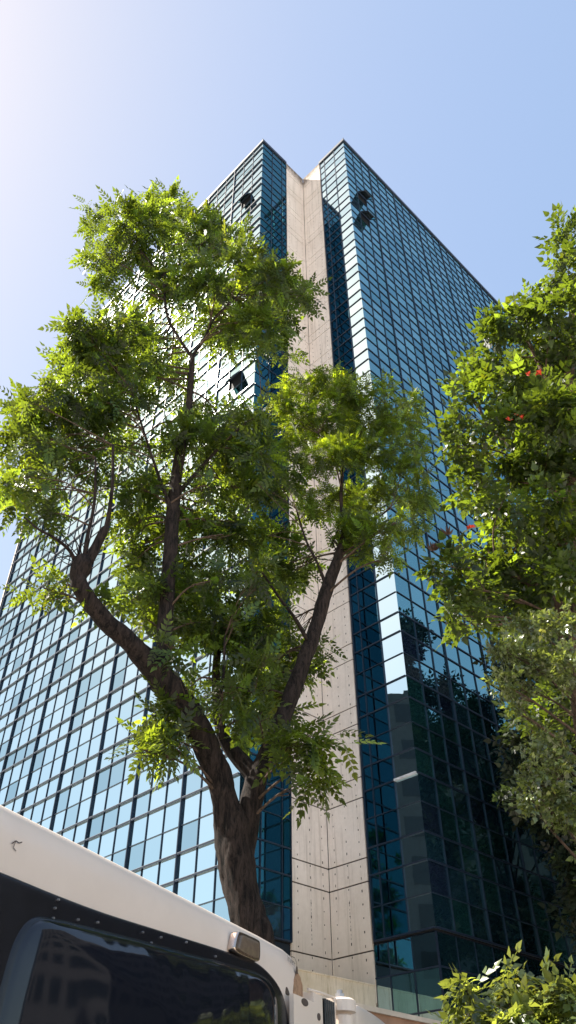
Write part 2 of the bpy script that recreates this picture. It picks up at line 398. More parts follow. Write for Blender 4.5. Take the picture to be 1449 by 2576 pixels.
# folded concrete wall: band and panel joints every storey, rows of tie holes
def concrete(fr, a0, a1):
    mb = MB(); bands = []
    top = 6.51
    hs = [4.9, 6.51]
    k = 0
    while True:
        t = 6.51+3.13*k
        if t+2.29 > H: break
        hs += [t+2.29, t+3.13]; k += 1
    hs = [h for h in sorted(set(hs)) if h < H-.6]+[H]
    for h0, h1 in zip(hs[:-1], hs[1:]):
        mb.obox(fr, a0, a1, h0+.026, h1-.026, -.30, 0, 0)
        nr = max(1, int(round((h1-h0)/.42))); 
        for c in (.16, .5, .84):
            for r in range(nr):
                if (h1-h0) < 1.2 and nr > 2 and r % 2: continue
                a = a0+(a1-a0)*c; h = h0+(r+.5)*(h1-h0)/nr+(.12 if c == .5 else -.05)
                if h > h1-.06: continue
                ww = .017*random.uniform(.8, 1.5); hh = .024*random.uniform(.8, 2.0)
                mb.obox(fr, a-ww, a+ww, h-hh, h+hh, .0005, .003, 1)
            if random.random() < .0: pass
    mb.obox(fr, a0+.01, a1-.01, 4.95, H-.05, -.29, -.03, 1)
    # dark weeping under some tie holes of the lowest storey
    for c in (.5,):
        for h in np.arange(7.0, 8.3, .14):
            a = a0+(a1-a0)*c+random.uniform(-.006, .006); mb.obox(fr, a-.008, a+.008, h, h+random.uniform(.04, .13), .0006, .002, 1)
    return mb
fCB = Frame(A0, Rv, -Lv); fCD = Frame(E0, Lv, -Rv)
concrete(fCB, 2.70, 4.745).build('folded_concrete_wall', [M_CONC, M_JOINT], tower)
concrete(fCD, 2.80, 4.72).build('folded_concrete_wall', [M_CONC, M_JOINT], tower)
# a transom's reflected light painted pale, and the recessed lobby under the right wing
ts = MB(); ts.obox(fED, .02, 1.08, TU(2)-1.0-.03, TU(2)-1.0+.05, -.0, .11); ts.build('transom_glint', simple('pale_glint', (.6, .62, .66), .35), tower)
sf = MB()
sf.add([(*p, T0+EYE-.07) for p in poly], [tuple(range(n))[::-1]]); sf.build('soffit', M_COP, tower)
lb = MB()
fE2 = Frame(E0+.07*Rv+.0*Lv, Lv, -Rv); fR2 = Frame(E0+.07*Lv, Rv, -Lv); fL2 = Frame(A0+.07*Rv, Lv, -Rv)
M_LOB = simple('lobby_dark_cladding', (.008, .014, .024), .35, 0, .4, .2, 1)
lb.obox(fE2, .071, 2.8, -EYE, T0-.08, -.2, 0); lb.obox(fR2, .07, RL, -EYE, T0-.08, -.2, .001); lb.obox(fL2, 0, 27.9, -EYE, T0-.08, -.2, 0)
lb.obox(fAB, .1, 2.69, -EYE, T0-.08, -.25, -.07)
lb.build('ground_floor_wall', M_LOB, tower)
for fr, a_0, a_1, st_ in ((fE2, .07, 2.78, 1.03), (fR2, .07, RL-.1, 1.085), (fL2, 0, 27.5, 1.147)):
    gg = MB(); gf = MB()
    for k in range(int((a_1-a_0)/st_)+1):
        x0_, x1_ = a_0+k*st_, min(a_1, a_0+(k+1)*st_)
        if x1_-x0_ < .1: continue
        gf.obox(fr, x0_-.014, x0_+.014, 1.0, T0-.1, .0, .04)
        for h0, h1 in ((5.68, 6.66), (4.48, 5.62), (3.2, 4.42), (1.9, 3.14)):
            gg.add([fr.p(x0_+.02, h0, .012+.003*rg.random()), fr.p(x1_-.02, h0, .012+.003*rg.random()), fr.p(x1_-.02, h1, .012+.003*rg.random()), fr.p(x0_+.02, h1, .012+.003*rg.random())], [(0, 1, 2, 3)], 0, (.006, .020, .028, rg.uniform(.1, .3)))
    for h in (5.65, 4.45, 3.17): gf.obox(fr, a_0, a_1, h-.022, h+.022, .001, .05)
    gg.build('ground_floor_glazing', M_GLASS, tower, attr=True); gf.build('ground_floor_frame', M_ALU, tower)
for fr, a0 in ((fE2, .10), (fE2, 1.13)):
    m1 = MB(); m1.obox(fr, a0, a0+.93, 4.49, 5.6, .017, .03, 0); m1.c = [(.03, .07, .08)]*len(m1.c); wo = m1.build('lobby_window', M_GLASS, tower, attr=True)
# ground-floor columns at the wing corners
# ------------------------------------------------------------------ low walls in front
fW = Frame(E0+2.80*Lv, -Rv, -Lv)
m1 = MB(); m1.obox(fW, .006, 4.6, -EYE, 5.42, -.25, -.0); m1.obox(fW, .004, 4.65, 5.4201, 5.46, -.27, .03)
tag(m1.build('planter_wall', M_LOWW), 'stained cream concrete low wall at the foot of the folded concrete wall', 'wall')
p1 = at(923, 2531, 10.2)[:2]; p2 = at(1095, 2567, 11.3)[:2]; dv = (p2-p1)/np.linalg.norm(p2-p1); nv = np.array([dv[1], -dv[0]])
fB = Frame(p1-dv*3, dv, nv); hB = 1.6
gw = empty('garden_wall', (p1[0], p1[1], 0), 'brown rendered garden wall with pale coping behind the van and beside the leafy shrub', 'wall')
m1 = MB(); m1.obox(fB, 0, 9, -EYE, hB-.05, -.22, 0); m1.build('wall', simple('brown_render', (.34, .20, .13), .9, var=.3, scale=5), gw)
m1 = MB(); m1.obox(fB, -.02, 9.02, hB-.05, hB, -.26, .04); m1.build('coping', simple('pale_coping', (.6, .52, .42), .8), gw)

# ------------------------------------------------------------------ foliage machinery
def bulk_mesh(name, V, Fq, tint, mat, parent):
    me = bpy.data.meshes.new(name); nv_, nf = len(V), len(Fq); k = Fq.shape[1]
    me.vertices.add(nv_); me.vertices.foreach_set('co', V.astype(np.float32).ravel())
    me.loops.add(nf*k); me.loops.foreach_set('vertex_index', Fq.astype(np.int32).ravel())
    me.polygons.add(nf); me.polygons.foreach_set('loop_start', np.arange(0, nf*k, k, dtype=np.int32))
    me.update(calc_edges=True); me.materials.append(mat)
    a = me.attributes.new('tint', 'FLOAT_COLOR', 'FACE'); a.data.foreach_set('color', np.concatenate([tint, np.ones((nf, 1))], 1).astype(np.float32).ravel())
    me.validate(); return link(name, me, parent)
def leaflet(cx, cy, ang, ln, wd, droop=0., cup=.12):
    """kite leaflet folded on its midrib, two quads"""
    c, s = math.cos(ang), math.sin(ang)
    P = []
    for (t, w_, z) in ((0, 0, 0), (.42, -.5, cup), (1, 0, -droop), (.42, .5, cup), (.5, 0, 0)):
        x_, y_ = t*ln, w_*wd; P.append((cx+c*x_-s*y_, cy+s*x_+c*y_, z*wd-droop*t*t*ln))
    return P, [(0, 1, 2, 4), (0, 4, 2, 3)]
def frond_template(pairs, ln, wd, L, bend=.25, ang=58):
    V = []; Fs = []
    for i in range(pairs):
        t = .18+.78*i/(max(1, pairs-1)); sc = math.sin(math.pi*(.22+.62*t))
        for sgn in (-1, 1):
            P, f = leaflet(t*L, 0, sgn*math.radians(ang-18*t), ln*sc, wd*sc, .12)
            b_ = len(V); V += [(x_, y_, z-bend*t*t*L) for x_, y_, z in P]; Fs += [tuple(b_+q for q in ff) for ff in f]
    P, f = leaflet(L*.97, 0, 0, ln, wd, .12); b_ = len(V); V += [(x_, y_, z-bend*L) for x_, y_, z in P]; Fs += [tuple(b_+q for q in ff) for ff in f]
    # rachis
    b_ = len(V); V += [(0, -.004, 0), (0, .004, 0), (L, .002, -bend*L), (L, -.002, -bend*L)]; Fs += [(b_, b_+1, b_+2, b_+3)]
    return np.array(V), np.array(Fs)
def norm(a): return a/(np.linalg.norm(a, axis=-1, keepdims=True)+1e-9)
def scatter(name, tpl, pos, out, size, mat, parent, tintf, droop=.25, jit=.6, flat=.5):
    V0, F0 = tpl; n_ = len(pos)
    d = norm(out+RNG.normal(0, jit, (n_, 3))*.8+np.array([0, 0, -droop]))
    up = norm(np.array([0, 0, 1.])+RNG.normal(0, flat, (n_, 3))); sd = norm(np.cross(up, d)); nm = np.cross(d, sd)
    sc = size*RNG.uniform(.7, 1.2, n_)
    V = pos[:, None, :]+sc[:, None, None]*(V0[None, :, 0:1]*d[:, None, :]+V0[None, :, 1:2]*sd[:, None, :]+V0[None, :, 2:3]*nm[:, None, :])
    Fq = F0[None]+(np.arange(n_)*len(V0))[:, None, None]
    tint = np.repeat(tintf(n_), len(F0), axis=0)
    return bulk_mesh(name, V.reshape(-1, 3), Fq.reshape(-1, 4), tint, mat, parent)
def clumps3d(cl):
    """(px,py,rx,ry,rho) -> centre, radii"""
    o = []
    for c in cl:
        P = at(c[0], c[1], c[4]); dz = depth(P); o.append((P, c[2]*dz/F, c[3]*dz/F))
    return o
def tips_in(C3, dens, per, spread, shell=.5, gap=None):
    pos = []; out = []
    for P, rx, ry in C3:
        rz = (rx+ry)/2; nt_ = max(3, int(dens*rx*ry*rng_k(rx)))
        u = norm(RNG.normal(0, 1, (nt_, 3))); r = RNG.uniform(shell**3, 1, (nt_, 1))**(1/3)
        q = u*r*RNG.uniform(.62, 1.0, (nt_, 1)); e = q[:, 0:1]*RT*rx+q[:, 1:2]*UP*ry+q[:, 2:3]*FW*rz*1.1
        tp = P+e
        if gap is not None:
            kp = np.array([mnoise.noise(Vector(t_*1.7)) > gap for t_ in tp]); tp = tp[kp]; e = e[kp]; nt_ = len(tp)
            if nt_ == 0: continue
        od = norm(e)*.8+np.array([0, 0, .25])
        for k in range(per):
            pos.append(tp+RNG.normal(0, spread, (nt_, 3))); out.append(norm(norm(RNG.normal(0, 1, (nt_, 3)))*.9+od*.7))
    return np.concatenate(pos), np.concatenate(out)
def rng_k(r): return 1.0
def tintf(base, var, yellow=0.0):
    def f(n_):
        v = RNG.normal(1, var, (n_, 1)).clip(.5, 1.6); v = v*np.where(RNG.random((n_, 1)) < .24, 1.55, .78); t = np.array(base)*v*np.ones((n_, 3))
        if yellow:
            m_ = RNG.random(n_) < yellow; t[m_] = t[m_]*np.array([1.45, 1.22, .8])
        return t
    return f
def smooth_path(pts, k=4):
    P = [np.array(p, float) for p in pts]; o = []
    for i in range(len(P)-1):
        p0, p1, p2, p3 = P[max(i-1, 0)], P[i], P[i+1], P[min(i+2, len(P)-1)]
        for j in range(k):
            t = j/k; o.append(.5*((2*p1)+(-p0+p2)*t+(2*p0-5*p1+4*p2-p3)*t*t+(-p0+3*p1-3*p2+p3)*t**3))
    o.append(P[-1]); return o
def limb(mb, nodes, n=12, k=6, bmp=.10, samples=None):
    """nodes (px,py,rho,width px)"""
    q = []
    for x_, y_, r, w_ in nodes:
        P = at(x_, y_, r); q.append(np.array([*P, w_/2*depth(P)/F]))
    q = smooth_path(q, k); mb.tube([a[:3] for a in q], [max(.004, a[3]) for a in q], n, 0, True, bmp, 3.2)
    if samples is not None: samples += [(a[:3], a[3]) for a in q]
def twigs(mb, C3, samples, rad=.022, sub=5, nmax=1.0):
    S_ = np.array([s[0] for s in samples])
    for P, rx, ry in C3:
        dd = np.linalg.norm(S_-P, axis=1)+np.maximum(0, S_[:, 2]-P[2]+.3)*1.6
        j = int(np.argmin(dd)); a = S_[j]; L_ = np.linalg.norm(P-a)
        if L_ < .15: continue
        mid = (a+P)/2+np.array([RNG.normal(0, .06*L_), RNG.normal(0, .06*L_), .10*L_])
        path = smooth_path([a, mid, P], 4); r0 = min(samples[j][1]*.6, rad*(.7+L_*.25))
        mb.tube(path, np.linspace(r0, r0*.35, len(path)), 5, 0, False)
        for k in range(sub):
            u = norm(RNG.normal(0, 1, 3)); e = P+(u[0]*RT*rx+u[1]*UP*ry+u[2]*FW*(rx+ry)/2)*.85
            st = path[int(RNG.integers(4, len(path)))]
            m2 = (st+e)/2+RNG.normal(0, .05*rx+.02, 3)
            mb.tube([st, m2, e], [r0*.38, r0*.25, r0*.12], 4, 0, False)

# ------------------------------------------------------------------ the big forked tree
C_MAIN = [(340,560,110,65),(430,530,60,50),(240,520,28,14),(250,640,40,55),(262,715,45,38),(330,620,85,60),(480,580,80,55),(560,600,70,55),(620,660,50,45),(680,700,65,45),(735,725,50,40),(768,745,25,35),(620,760,110,55),(500,690,80,45),(430,720,55,45),(540,810,90,40),(660,820,95,55),(700,880,55,45),(575,865,50,35),
(200,830,65,45),(280,820,85,55),(370,850,75,60),(415,920,60,60),(330,930,95,65),(250,900,85,65),(170,900,55,48),(190,980,100,55),(95,975,55,25),(60,1040,50,40),(110,1060,85,55),(230,1040,85,55),(330,1010,70,38),(60,1110,55,48),(160,1130,90,55),(250,1130,70,45),(60,1200,65,55),(15,1290,40,55),(130,1220,95,50),(230,1240,55,45),(110,1300,60,28),(325,1130,40,45),
(560,1060,140,45),(640,1050,55,40),(480,1110,95,55),(600,1130,120,65),(680,1165,55,55),(720,1200,50,45),(450,1200,90,45),(560,1220,120,55),(650,1240,70,40),(350,1230,60,45),(330,1320,45,50),(330,1420,50,50),(400,1330,55,50),(500,1330,85,55),(600,1340,85,55),(700,1350,55,50),(380,1470,85,55),(480,1450,85,65),(590,1440,95,65),(690,1440,75,55),(755,1420,38,45),(330,1510,40,40),(430,1550,80,60),(540,1560,95,65),(640,1560,85,65),(720,1570,55,50),(775,1600,42,35),(620,1650,80,50),(700,1660,65,45),(745,1690,45,35),(430,1630,40,30),(560,1740,75,45),(650,1740,75,50),(480,1730,35,22),(600,1810,70,35),(690,1790,65,45),(790,1640,35,30)]
C_RIGHT = [(760,980,65,45),(830,960,65,36),(900,990,85,45),(975,990,55,36),(1030,1020,45,36),(740,1050,48,55),(820,1060,85,55),(920,1060,85,55),(1010,1080,55,45),(1060,1120,28,18),(740,1120,46,38),(830,1140,75,45),(930,1140,75,45),(1000,1150,45,36),(810,1260,75,42),(900,1250,85,45),(990,1240,75,42),(1050,1250,38,36),(880,1330,75,42),(955,1340,62,52),(1000,1310,55,45),(980,1400,28,28),(910,1385,40,25),(760,1300,55,38),(1055,1180,36,26),(1072,1265,26,26),(1035,1335,36,28),(700,1010,30,30),(870,1130,60,30)]
C_LOW = [(110,1480,55,16),(165,1470,36,20),(262,1520,30,25),(405,1780,52,40),(400,1850,60,42),(355,1885,30,20),(445,1885,45,30),(440,1820,50,50),(470,1730,30,30),(780,1850,58,26),(830,1862,36,16),(750,1900,65,28),(800,1930,50,24),(770,1962,32,18),(735,1850,50,28)]
def rhos(cl, r0, amp, seed):
    g = random.Random(seed); return [(*c, (10.3+g.uniform(0, .4)) if (seed == 1 and 680 < c[0] < 830 and c[1] > 1340) else r0+g.uniform(-amp, amp)) for c in cl]
tp = at(640, 2420, 9.0)
tree = empty('forked_tree', (tp[0]+.12, tp[1], 0.), 'large tree with a dark leaning forked trunk and feathery leaves before the tower', 'tree')
tb = MB(); smp = []
base = np.array([tp[0]+.16, tp[1], 0])
q = [np.array([*base, .42]), np.array([base[0]-.01, base[1], .8, .30])]
for x_, y_, r, w_ in ((652,2430,9.0,92),(630,2330,9.0,88),(607,2240,9,86),(592,2150,9,92),(585,2090,9,92),(566,2020,8.97,70),(555,1970,8.95,64),(528,1900,8.9,66),(480,1800,8.8,66),(425,1730,8.7,72),(385,1680,8.65,60),(320,1610,8.5,48),(262,1560,8.4,46),(210,1490,8.3,43),(196,1455,8.3,40),(205,1425,8.3,52),(215,1405,8.3,36)):
    P = at(x_, y_, r); q.append(np.array([*P, w_/2*depth(P)/F]))
qq = smooth_path(q, 10); tb.tube([a[:3] for a in qq], [a[3]*1.0 for a in qq], 48, 0, True, .11, 4.2); smp += [(a[:3], a[3]) for a in qq[60:]]
limb(tb, [(606,2160,9.03,62),(618,2090,9.05,60),(633,2010,9.1,58),(648,1955,9.1,54),(668,1900,9.15,40),(705,1820,9.3,44),(740,1730,9.4,42),(778,1630,9.5,36),(800,1560,9.6,33),(822,1480,9.7,32),(850,1405,9.8,26),(862,1340,9.85,11),(858,1240,9.9,9),(864,1140,9.9,6)], 20, 8, .14, smp)
limb(tb, [(655,1975,9.1,40),(625,1935,9.15,42),(590,1895,9.2,38),(560,1850,9.3,30),(545,1760,9.5,24),(545,1660,9.6,20),(560,1560,9.7,14)], 12, 6, .1, smp)
limb(tb, [(405,1730,8.7,56),(408,1660,8.75,42),(416,1560,8.8,38),(428,1400,8.9,36),(438,1250,9.0,32),(455,1130,9.05,26),(474,1030,9.1,18),(482,930,9.1,14),(484,895,9.1,13)], 14, 7, .1, smp)
limb(tb, [(484,900,9.1,10),(450,850,9.1,8),(420,790,9.1,7),(412,700,9.1,6),(413,620,9.1,4)], 8, 5, .05, smp)
limb(tb, [(484,895,9.1,9),(515,850,9.2,8),(540,800,9.2,6),(600,740,9.3,4)], 7, 5, .05, smp)
limb(tb, [(412,700,9.1,5),(370,650,9.0,4),(330,600,9.0,3)], 6, 5, .05, smp)
limb(tb, [(413,690,9.1,4),(450,665,9.1,4),(500,655,9.1,3)], 6, 5, .05, smp)
limb(tb, [(222,1415,8.3,26),(245,1370,8.3,24),(262,1335,8.3,24),(268,1325,8.3,14),(282,1230,8.2,9),(284,1120,8.2,7)], 9, 6, .1, smp)
limb(tb, [(212,1410,8.3,13),(220,1350,8.3,10),(238,1260,8.3,8),(240,1150,8.2,5)], 7, 6, .05, smp)
limb(tb, [(192,1420,8.3,14),(175,1385,8.2,9),(140,1355,8.1,8),(95,1330,8.0,6),(60,1300,8.0,4)], 7, 6, .05, smp)
limb(tb, [(557,1860,8.8,12),(556,1760,8.8,11),(562,1700,8.8,8),(566,1600,8.8,6)], 7, 6, .05, smp)
limb(tb, [(562,1745,8.8,6),(600,1730,8.8,5),(640,1745,8.8,3)], 6, 5, .0, smp)
limb(tb, [(822,1480,9.7,12),(800,1420,9.6,7),(770,1360,9.5,6),(745,1280,9.4,4)], 6, 5, .05, smp)
limb(tb, [(850,1405,9.8,12),(880,1370,9.9,7),(930,1320,10,5),(980,1280,10,4)], 6, 5, .05, smp)
limb(tb, [(864,1200,9.9,5),(835,1150,9.8,4),(800,1090,9.8,3)], 5, 4, .0, smp)
limb(tb, [(780,1625,9.5,12),(745,1560,9.3,9),(700,1500,9.2,7),(660,1440,9.1,5)], 7, 5, .0, smp)
limb(tb, [(437,1300,8.95,14),(400,1200,8.8,8),(360,1080,8.7,6),(330,980,8.6,4)], 7, 5, .0, smp)
limb(tb, [(440,1250,9.0,14),(520,1160,9.1,8),(600,1080,9.2,6),(660,1040,9.2,4)], 7, 5, .0, smp)
# bare hair-thin twigs at the pruned head
g = random.Random(3)
for k in range(16):
    x0_, y0_ = g.uniform(185, 225), g.uniform(1395, 1430); an = g.uniform(-2.9, -1.1) if k % 3 else g.uniform(-3.4, .2); ln = g.uniform(50, 140)
    limb(tb, [(x0_, y0_, 8.3, 4), (x0_+ln*.5*math.cos(an), y0_+ln*.5*math.sin(an)+g.uniform(-12, 12), 8.25, 2.4), (x0_+ln*math.cos(an), y0_+ln*math.sin(an)+g.uniform(-5, 25), 8.2, 1.4)], 4, 3, 0)
for k in range(12):
    x0_, y0_ = g.uniform(830, 862), g.uniform(1370, 1440); an = g.uniform(-2.9, -.3); ln = g.uniform(50, 120)
    limb(tb, [(x0_, y0_, 9.8, 4), (x0_+ln*.5*math.cos(an), y0_+ln*.5*math.sin(an)+g.uniform(0, 12), 9.8, 2.4), (x0_+ln*math.cos(an), y0_+ln*math.sin(an)+g.uniform(5, 35), 9.8, 1.4)], 4, 3, 0)
C_FILL = [((a[0]+b_[0])/2+random.uniform(-18, 18), (a[1]+b_[1])/2+random.uniform(-14, 14), random.uniform(24, 42), random.uniform(14, 26)) for a, b_ in zip(C_MAIN[:-1], C_MAIN[1:]) if math.hypot(a[0]-b_[0], a[1]-b_[1]) < 140]
C_FILL += [(a[0]+random.uniform(-1, 1)*a[2], a[1]+random.uniform(-1, 1)*a[3], random.uniform(20, 34), random.uniform(10, 20)) for a in C_MAIN if a[2] > 60]
CM = clumps3d(rhos(C_MAIN+C_FILL, 9.4, 1.0, 1)); CR = clumps3d(rhos(C_RIGHT, 9.9, .7, 2)); CL = clumps3d(rhos(C_LOW, 8.6, .25, 3))
CU = clumps3d([(*c, 9.4) for c in [(780,1850,58,26),(750,1900,65,28),(800,1930,50,24),(695,1895,45,32)]])
tw = MB(); twigs(tw, CM+CR+CL, smp, .022, 6)
tb.build('trunk', M_BARK, tree, smooth=True); tw.build('branches', M_TWIG, tree, smooth=True)
FR_A = frond_template(5, .105, .054, .31, .34)
FR_B = frond_template(5, .065, .030, .20, .3)
p_, o_ = tips_in(CM, 165, 5, .06, .1, -.18); scatter('crown', FR_A, p_, o_, 1.0, M_LEAF, tree, tintf((1, 1, 1), .28, .05), .35, .7, .7)
p_, o_ = tips_in(CR, 360, 5, .05, .1, -.3); scatter('crown', FR_B, p_, o_, 1.0, M_LEAF, tree, tintf((1.45, 1.40, .9), .26, .08), .3, .6, .6)
p_, o_ = tips_in(CL, 190, 5, .05, .1, -.3); scatter('crown', FR_A, p_, o_, 1.0, M_LEAF, tree, tintf((1.15, 1.1, 1), .2, .06), .4, .55, .5)

# ------------------------------------------------------------------ flowering tree on the right
C_T = [(1425,590,35,42),(1430,680,45,55),(1335,745,50,30),(1290,800,62,42),(1400,780,75,55),(1232,850,32,32),(1350,870,95,55),(1215,920,62,40),(1430,900,60,80),(1300,960,105,55),(1175,990,45,42),(1185,1060,55,45),(1280,1060,95,55),(1400,1040,85,75),(1155,1120,36,42),(1230,1150,85,55),(1340,1160,95,65),(1430,1170,50,65),(1185,1220,50,32),(1270,1250,85,45),(1385,1255,75,50),(1310,1345,70,40),(1240,1335,32,28),(1400,1350,75,55),(1180,1395,60,32),(1125,1420,42,34),(1235,1420,85,42),(1330,1430,85,55),(1420,1440,60,60),(1165,1480,52,42),(1250,1500,80,42),(1155,1550,42,42),(1205,1565,52,36),(1340,1500,60,40)]
CT = clumps3d(rhos(C_T, 11.5, .8, 4)); CT2 = clumps3d(rhos([(1480,700,70,90),(1500,900,80,90),(1520,1100,90,110),(1500,1300,80,100),(1470,1480,70,80),(1340,1060,120,90),(1320,1300,120,70),(1360,950,100,80),(1300,1620,50,35),(1340,1840,45,35),(1390,1800,65,45),(1440,1840,45,60),(1400,1740,60,60)], 13.4, .5, 6))
tt = at(1500, 1900, 12.6)
ft = empty('flowering_tree', (tt[0], tt[1], 0), 'tall broad-leaved tree with orange-red flowers filling the right side above the shrub', 'tree')
tb = MB(); smp = []; P = at(1500, 1500, 12.6)
pth = smooth_path([np.array([tt[0]+.3, tt[1], 0, .34]), np.array([tt[0]+.15, tt[1], 3, .26]), np.array([*at(1490, 1800, 12.6), .22]), np.array([*at(1450, 1450, 12.5), .18]), np.array([*at(1430, 1100, 12.3), .13]), np.array([*at(1440, 750, 12), .06])], 8)
tb.tube([a[:3] for a in pth], [a[3] for a in pth], 16, 0, True, .1); smp += [(a[:3], a[3]) for a in pth]
limb(tb, [(1470,1600,12.5,40),(1380,1500,12.2,26),(1270,1440,11.8,16),(1150,1430,11.4,8)], 8, 6, .05, smp)
limb(tb, [(1440,1300,12.4,30),(1350,1180,12,18),(1240,1080,11.7,10),(1190,1000,11.5,6)], 8, 6, .05, smp)
limb(tb, [(1430,1150,12.3,24),(1390,1000,12,16),(1330,860,11.8,9),(1300,800,11.7,5)], 8, 6, .05, smp)
twigs(tb, CT+CT2, smp, .02, 5); tb.build('trunk', M_TWIG, ft, smooth=True)
FR_T = frond_template(3, .17, .10, .32, .3, 60)
p_, o_ = tips_in(CT, 110, 5, .06, .15, -.2); scatter('crown', FR_T, p_, o_, 1.0, M_LEAF2, ft, tintf((1, 1, 1), .22, .03), .3, .55, .5)
p_, o_ = tips_in(CT2, 60, 5, .08, .1); scatter('crown', FR_T, p_, o_, 1.0, M_LEAF2, ft, tintf((.9, .9, .9), .2), .3, .55, .5)
def flower(px, py, rho, sc, pod=False):
    P = at(px, py, rho); m1 = MB(); g = random.Random(int(px*7+py)); n_ = 6 if not pod else 9
    for k in range(n_):
        an = k*2*math.pi/n_+g.uniform(-.3, .3); el = g.uniform(.2, 1.1)
        d = np.array([math.cos(an)*math.cos(el), math.sin(an)*math.cos(el), math.sin(el)]); s1 = np.cross(d, [0, 0, 1.]); s1 /= np.linalg.norm(s1)
        L_ = sc*g.uniform(.8, 1.15)
        if pod: m1.tube([P, P+d*L_*.5, P+d*L_+np.array([0, 0, L_*.25])], [.016, .02, .006], 5, 0)
        else:
            nn = np.cross(s1, d)*.25
            m1.add([P, P+d*L_*.45+s1*L_*.3+nn*L_, P+d*L_, P+d*L_*.45-s1*L_*.3+nn*L_, P+d*L_*.5-nn*L_*.4], [(0, 1, 2, 4), (0, 4, 2, 3)])
    m1.build('flower' if not pod else 'flower_bud', M_FLOWER if not pod else M_POD, ft)
for f_ in ((1330,945,10.5,.10),(1357,940,10.5,.10),(1281,1058,10.5,.08),(1302,1045,10.5,.07),(1314,1050,10.5,.07),(1184,1328,10.7,.09),(1092,1378,10.7,.07),(1128,1343,10.8,.0)):
    if f_[3]: flower(*f_)
for f_ in ((1127,1343,10.8,.13),(1088,1385,10.75,.13),(1094,1383,10.7,.12)): flower(*f_, pod=True)

# ------------------------------------------------------------------ grey-green small-leaved tree below it
C_G = [(1400,1560,65,42),(1330,1580,62,36),(1275,1640,42,34),(1340,1660,92,50),(1262,1720,32,48),(1420,1680,50,72),(1305,1735,50,22),(1292,1785,22,22),(1360,1880,44,30),(1400,1910,52,36),(1342,1950,34,42),(1400,1990,52,52),(1350,2040,34,34),(1430,2060,40,45),(1330,2010,20,18)]
CG = clumps3d(rhos(C_G, 7.3, .3, 8)); tt = at(1530, 2100, 8.1)
gt = empty('small_leaved_tree', (tt[0], tt[1], 0), 'lower tree with small grey-green leaves in hanging clumps under the flowering tree', 'tree')
tb = MB(); smp = []
pth = smooth_path([np.array([tt[0]+.2, tt[1], 0, .2]), np.array([*at(1530, 2300, 8.1), .15]), np.array([*at(1490, 1950, 8.0), .11]), np.array([*at(1430, 1650, 7.8), .06])], 8)
tb.tube([a[:3] for a in pth], [a[3] for a in pth], 12, 0, True, .1); smp += [(a[:3], a[3]) for a in pth]
twigs(tb, CG, smp, .018, 6); tb.build('trunk', M_TWIG, gt, smooth=True)
ROS = frond_template(2, .050, .034, .07, .1, 70)
p_, o_ = tips_in(CG, 800, 6, .035, .25, -.3); scatter('crown', ROS, p_, o_, 1.0, M_LEAF3, gt, tintf((1, 1, 1), .2, .04), .1, .8, .8)

# ------------------------------------------------------------------ shrub bottom right
C_S = [(1250,2462,38,28),(1330,2475,68,36),(1405,2500,55,55),(1180,2500,44,24),(1280,2530,85,48),(1150,2552,48,24),(1118,2574,34,14),(1400,2570,80,40),(1230,2580,90,40),(1440,2470,30,30),(1170,2470,20,16)]
C_S = [(c[0]+8, c[1]+16, c[2], c[3]) for c in C_S]
CS = clumps3d(rhos(C_S, 6.0, .25, 9)); tt = at(1320, 2576, 6.1)
sh = empty('leafy_shrub', (tt[0], tt[1], 0), 'bushy green shrub at the lower right in front of the dark glass', 'shrub')
tb = MB(); smp = []
for k in range(5):
    e = at(1180+k*60, 2540, 6.0); pth = smooth_path([np.array([tt[0]+k*.04-.1, tt[1], 0, .035]), np.array([(tt[0]+e[0])/2, tt[1]+.03, e[2]*.5, .028]), np.array([*e, .014])], 6)
    tb.tube([a[:3] for a in pth], [a[3] for a in pth], 7); smp += [(a[:3], a[3]) for a in pth]
twigs(tb, CS, smp, .012, 5); tb.build('stems', M_TWIG, sh, smooth=True)
FR_S = frond_template(3, .075, .045, .12, .5, 62)
p_, o_ = tips_in(CS, 620, 5, .035, .1); scatter('foliage', FR_S, p_, o_, 1.0, M_LEAF4, sh, tintf((1, 1, 1), .22, .06), .5, .6, .5)

# ------------------------------------------------------------------ dark street trees standing along the right face (seen through the gaps and mirrored in the glass)
def street_tree(x_, y_, h, r, label, seed):
    g = np.random.default_rng(seed); t = empty('street_tree', (x_, y_, 0), label, 'tree', 'street trees beside the right face of the tower')
    tb = MB(); top = np.array([x_, y_, h*.8]); tb.tube(smooth_path([(x_, y_, 0), (x_+.2, y_, h*.3), (x_-.1, y_+.1, h*.6), top], 5), np.linspace(.3, .08, 16), 10, 0, True, .08)
    P_l = []
    for k in range(40):
        z = g.uniform(.28, .97)*h; rr = r*math.sin(math.pi*min(1, max(.12, (1-z/h)*1.25+.12)))**.6*g.uniform(.2, .95); an = g.uniform(0, 2*math.pi)
        c = np.array([x_+rr*math.cos(an), y_+rr*math.sin(an), z]); P_l.append((c, g.uniform(1.1, 1.7), g.uniform(.9, 1.3)))
        tb.tube([np.array([x_, y_, z*.78]), (c+np.array([x_, y_, z*.8]))/2+np.array([0, 0, .2]), c], [.07, .05, .02], 5, 0, False)
    tb.build('trunk', M_BARK, t, smooth=True)
    p1_, o1_ = tips_in(P_l, 30, 5, .12, .2); scatter('crown', FR_T, p1_, o1_, 1.5, M_LEAF5, t, tintf((1, 1, 1), .2), .3, .6, .7)
street_tree(11.0, 28.3, 24.2, 3.2, 'dark leafy tree behind the flowering tree, nearest the tower corner', 21)
street_tree(16.6, 29.6, 27, 4.0, 'dark leafy tree at the far right behind the small-leaved tree', 22)
street_tree(20.5, 35.5, 25.0, 3.4, 'dark tree farthest along the right face of the tower', 23)
street_tree(25.0, 29.0, 29., 5.0, 'tall dark tree across the street mirrored in the right face of the tower', 24)

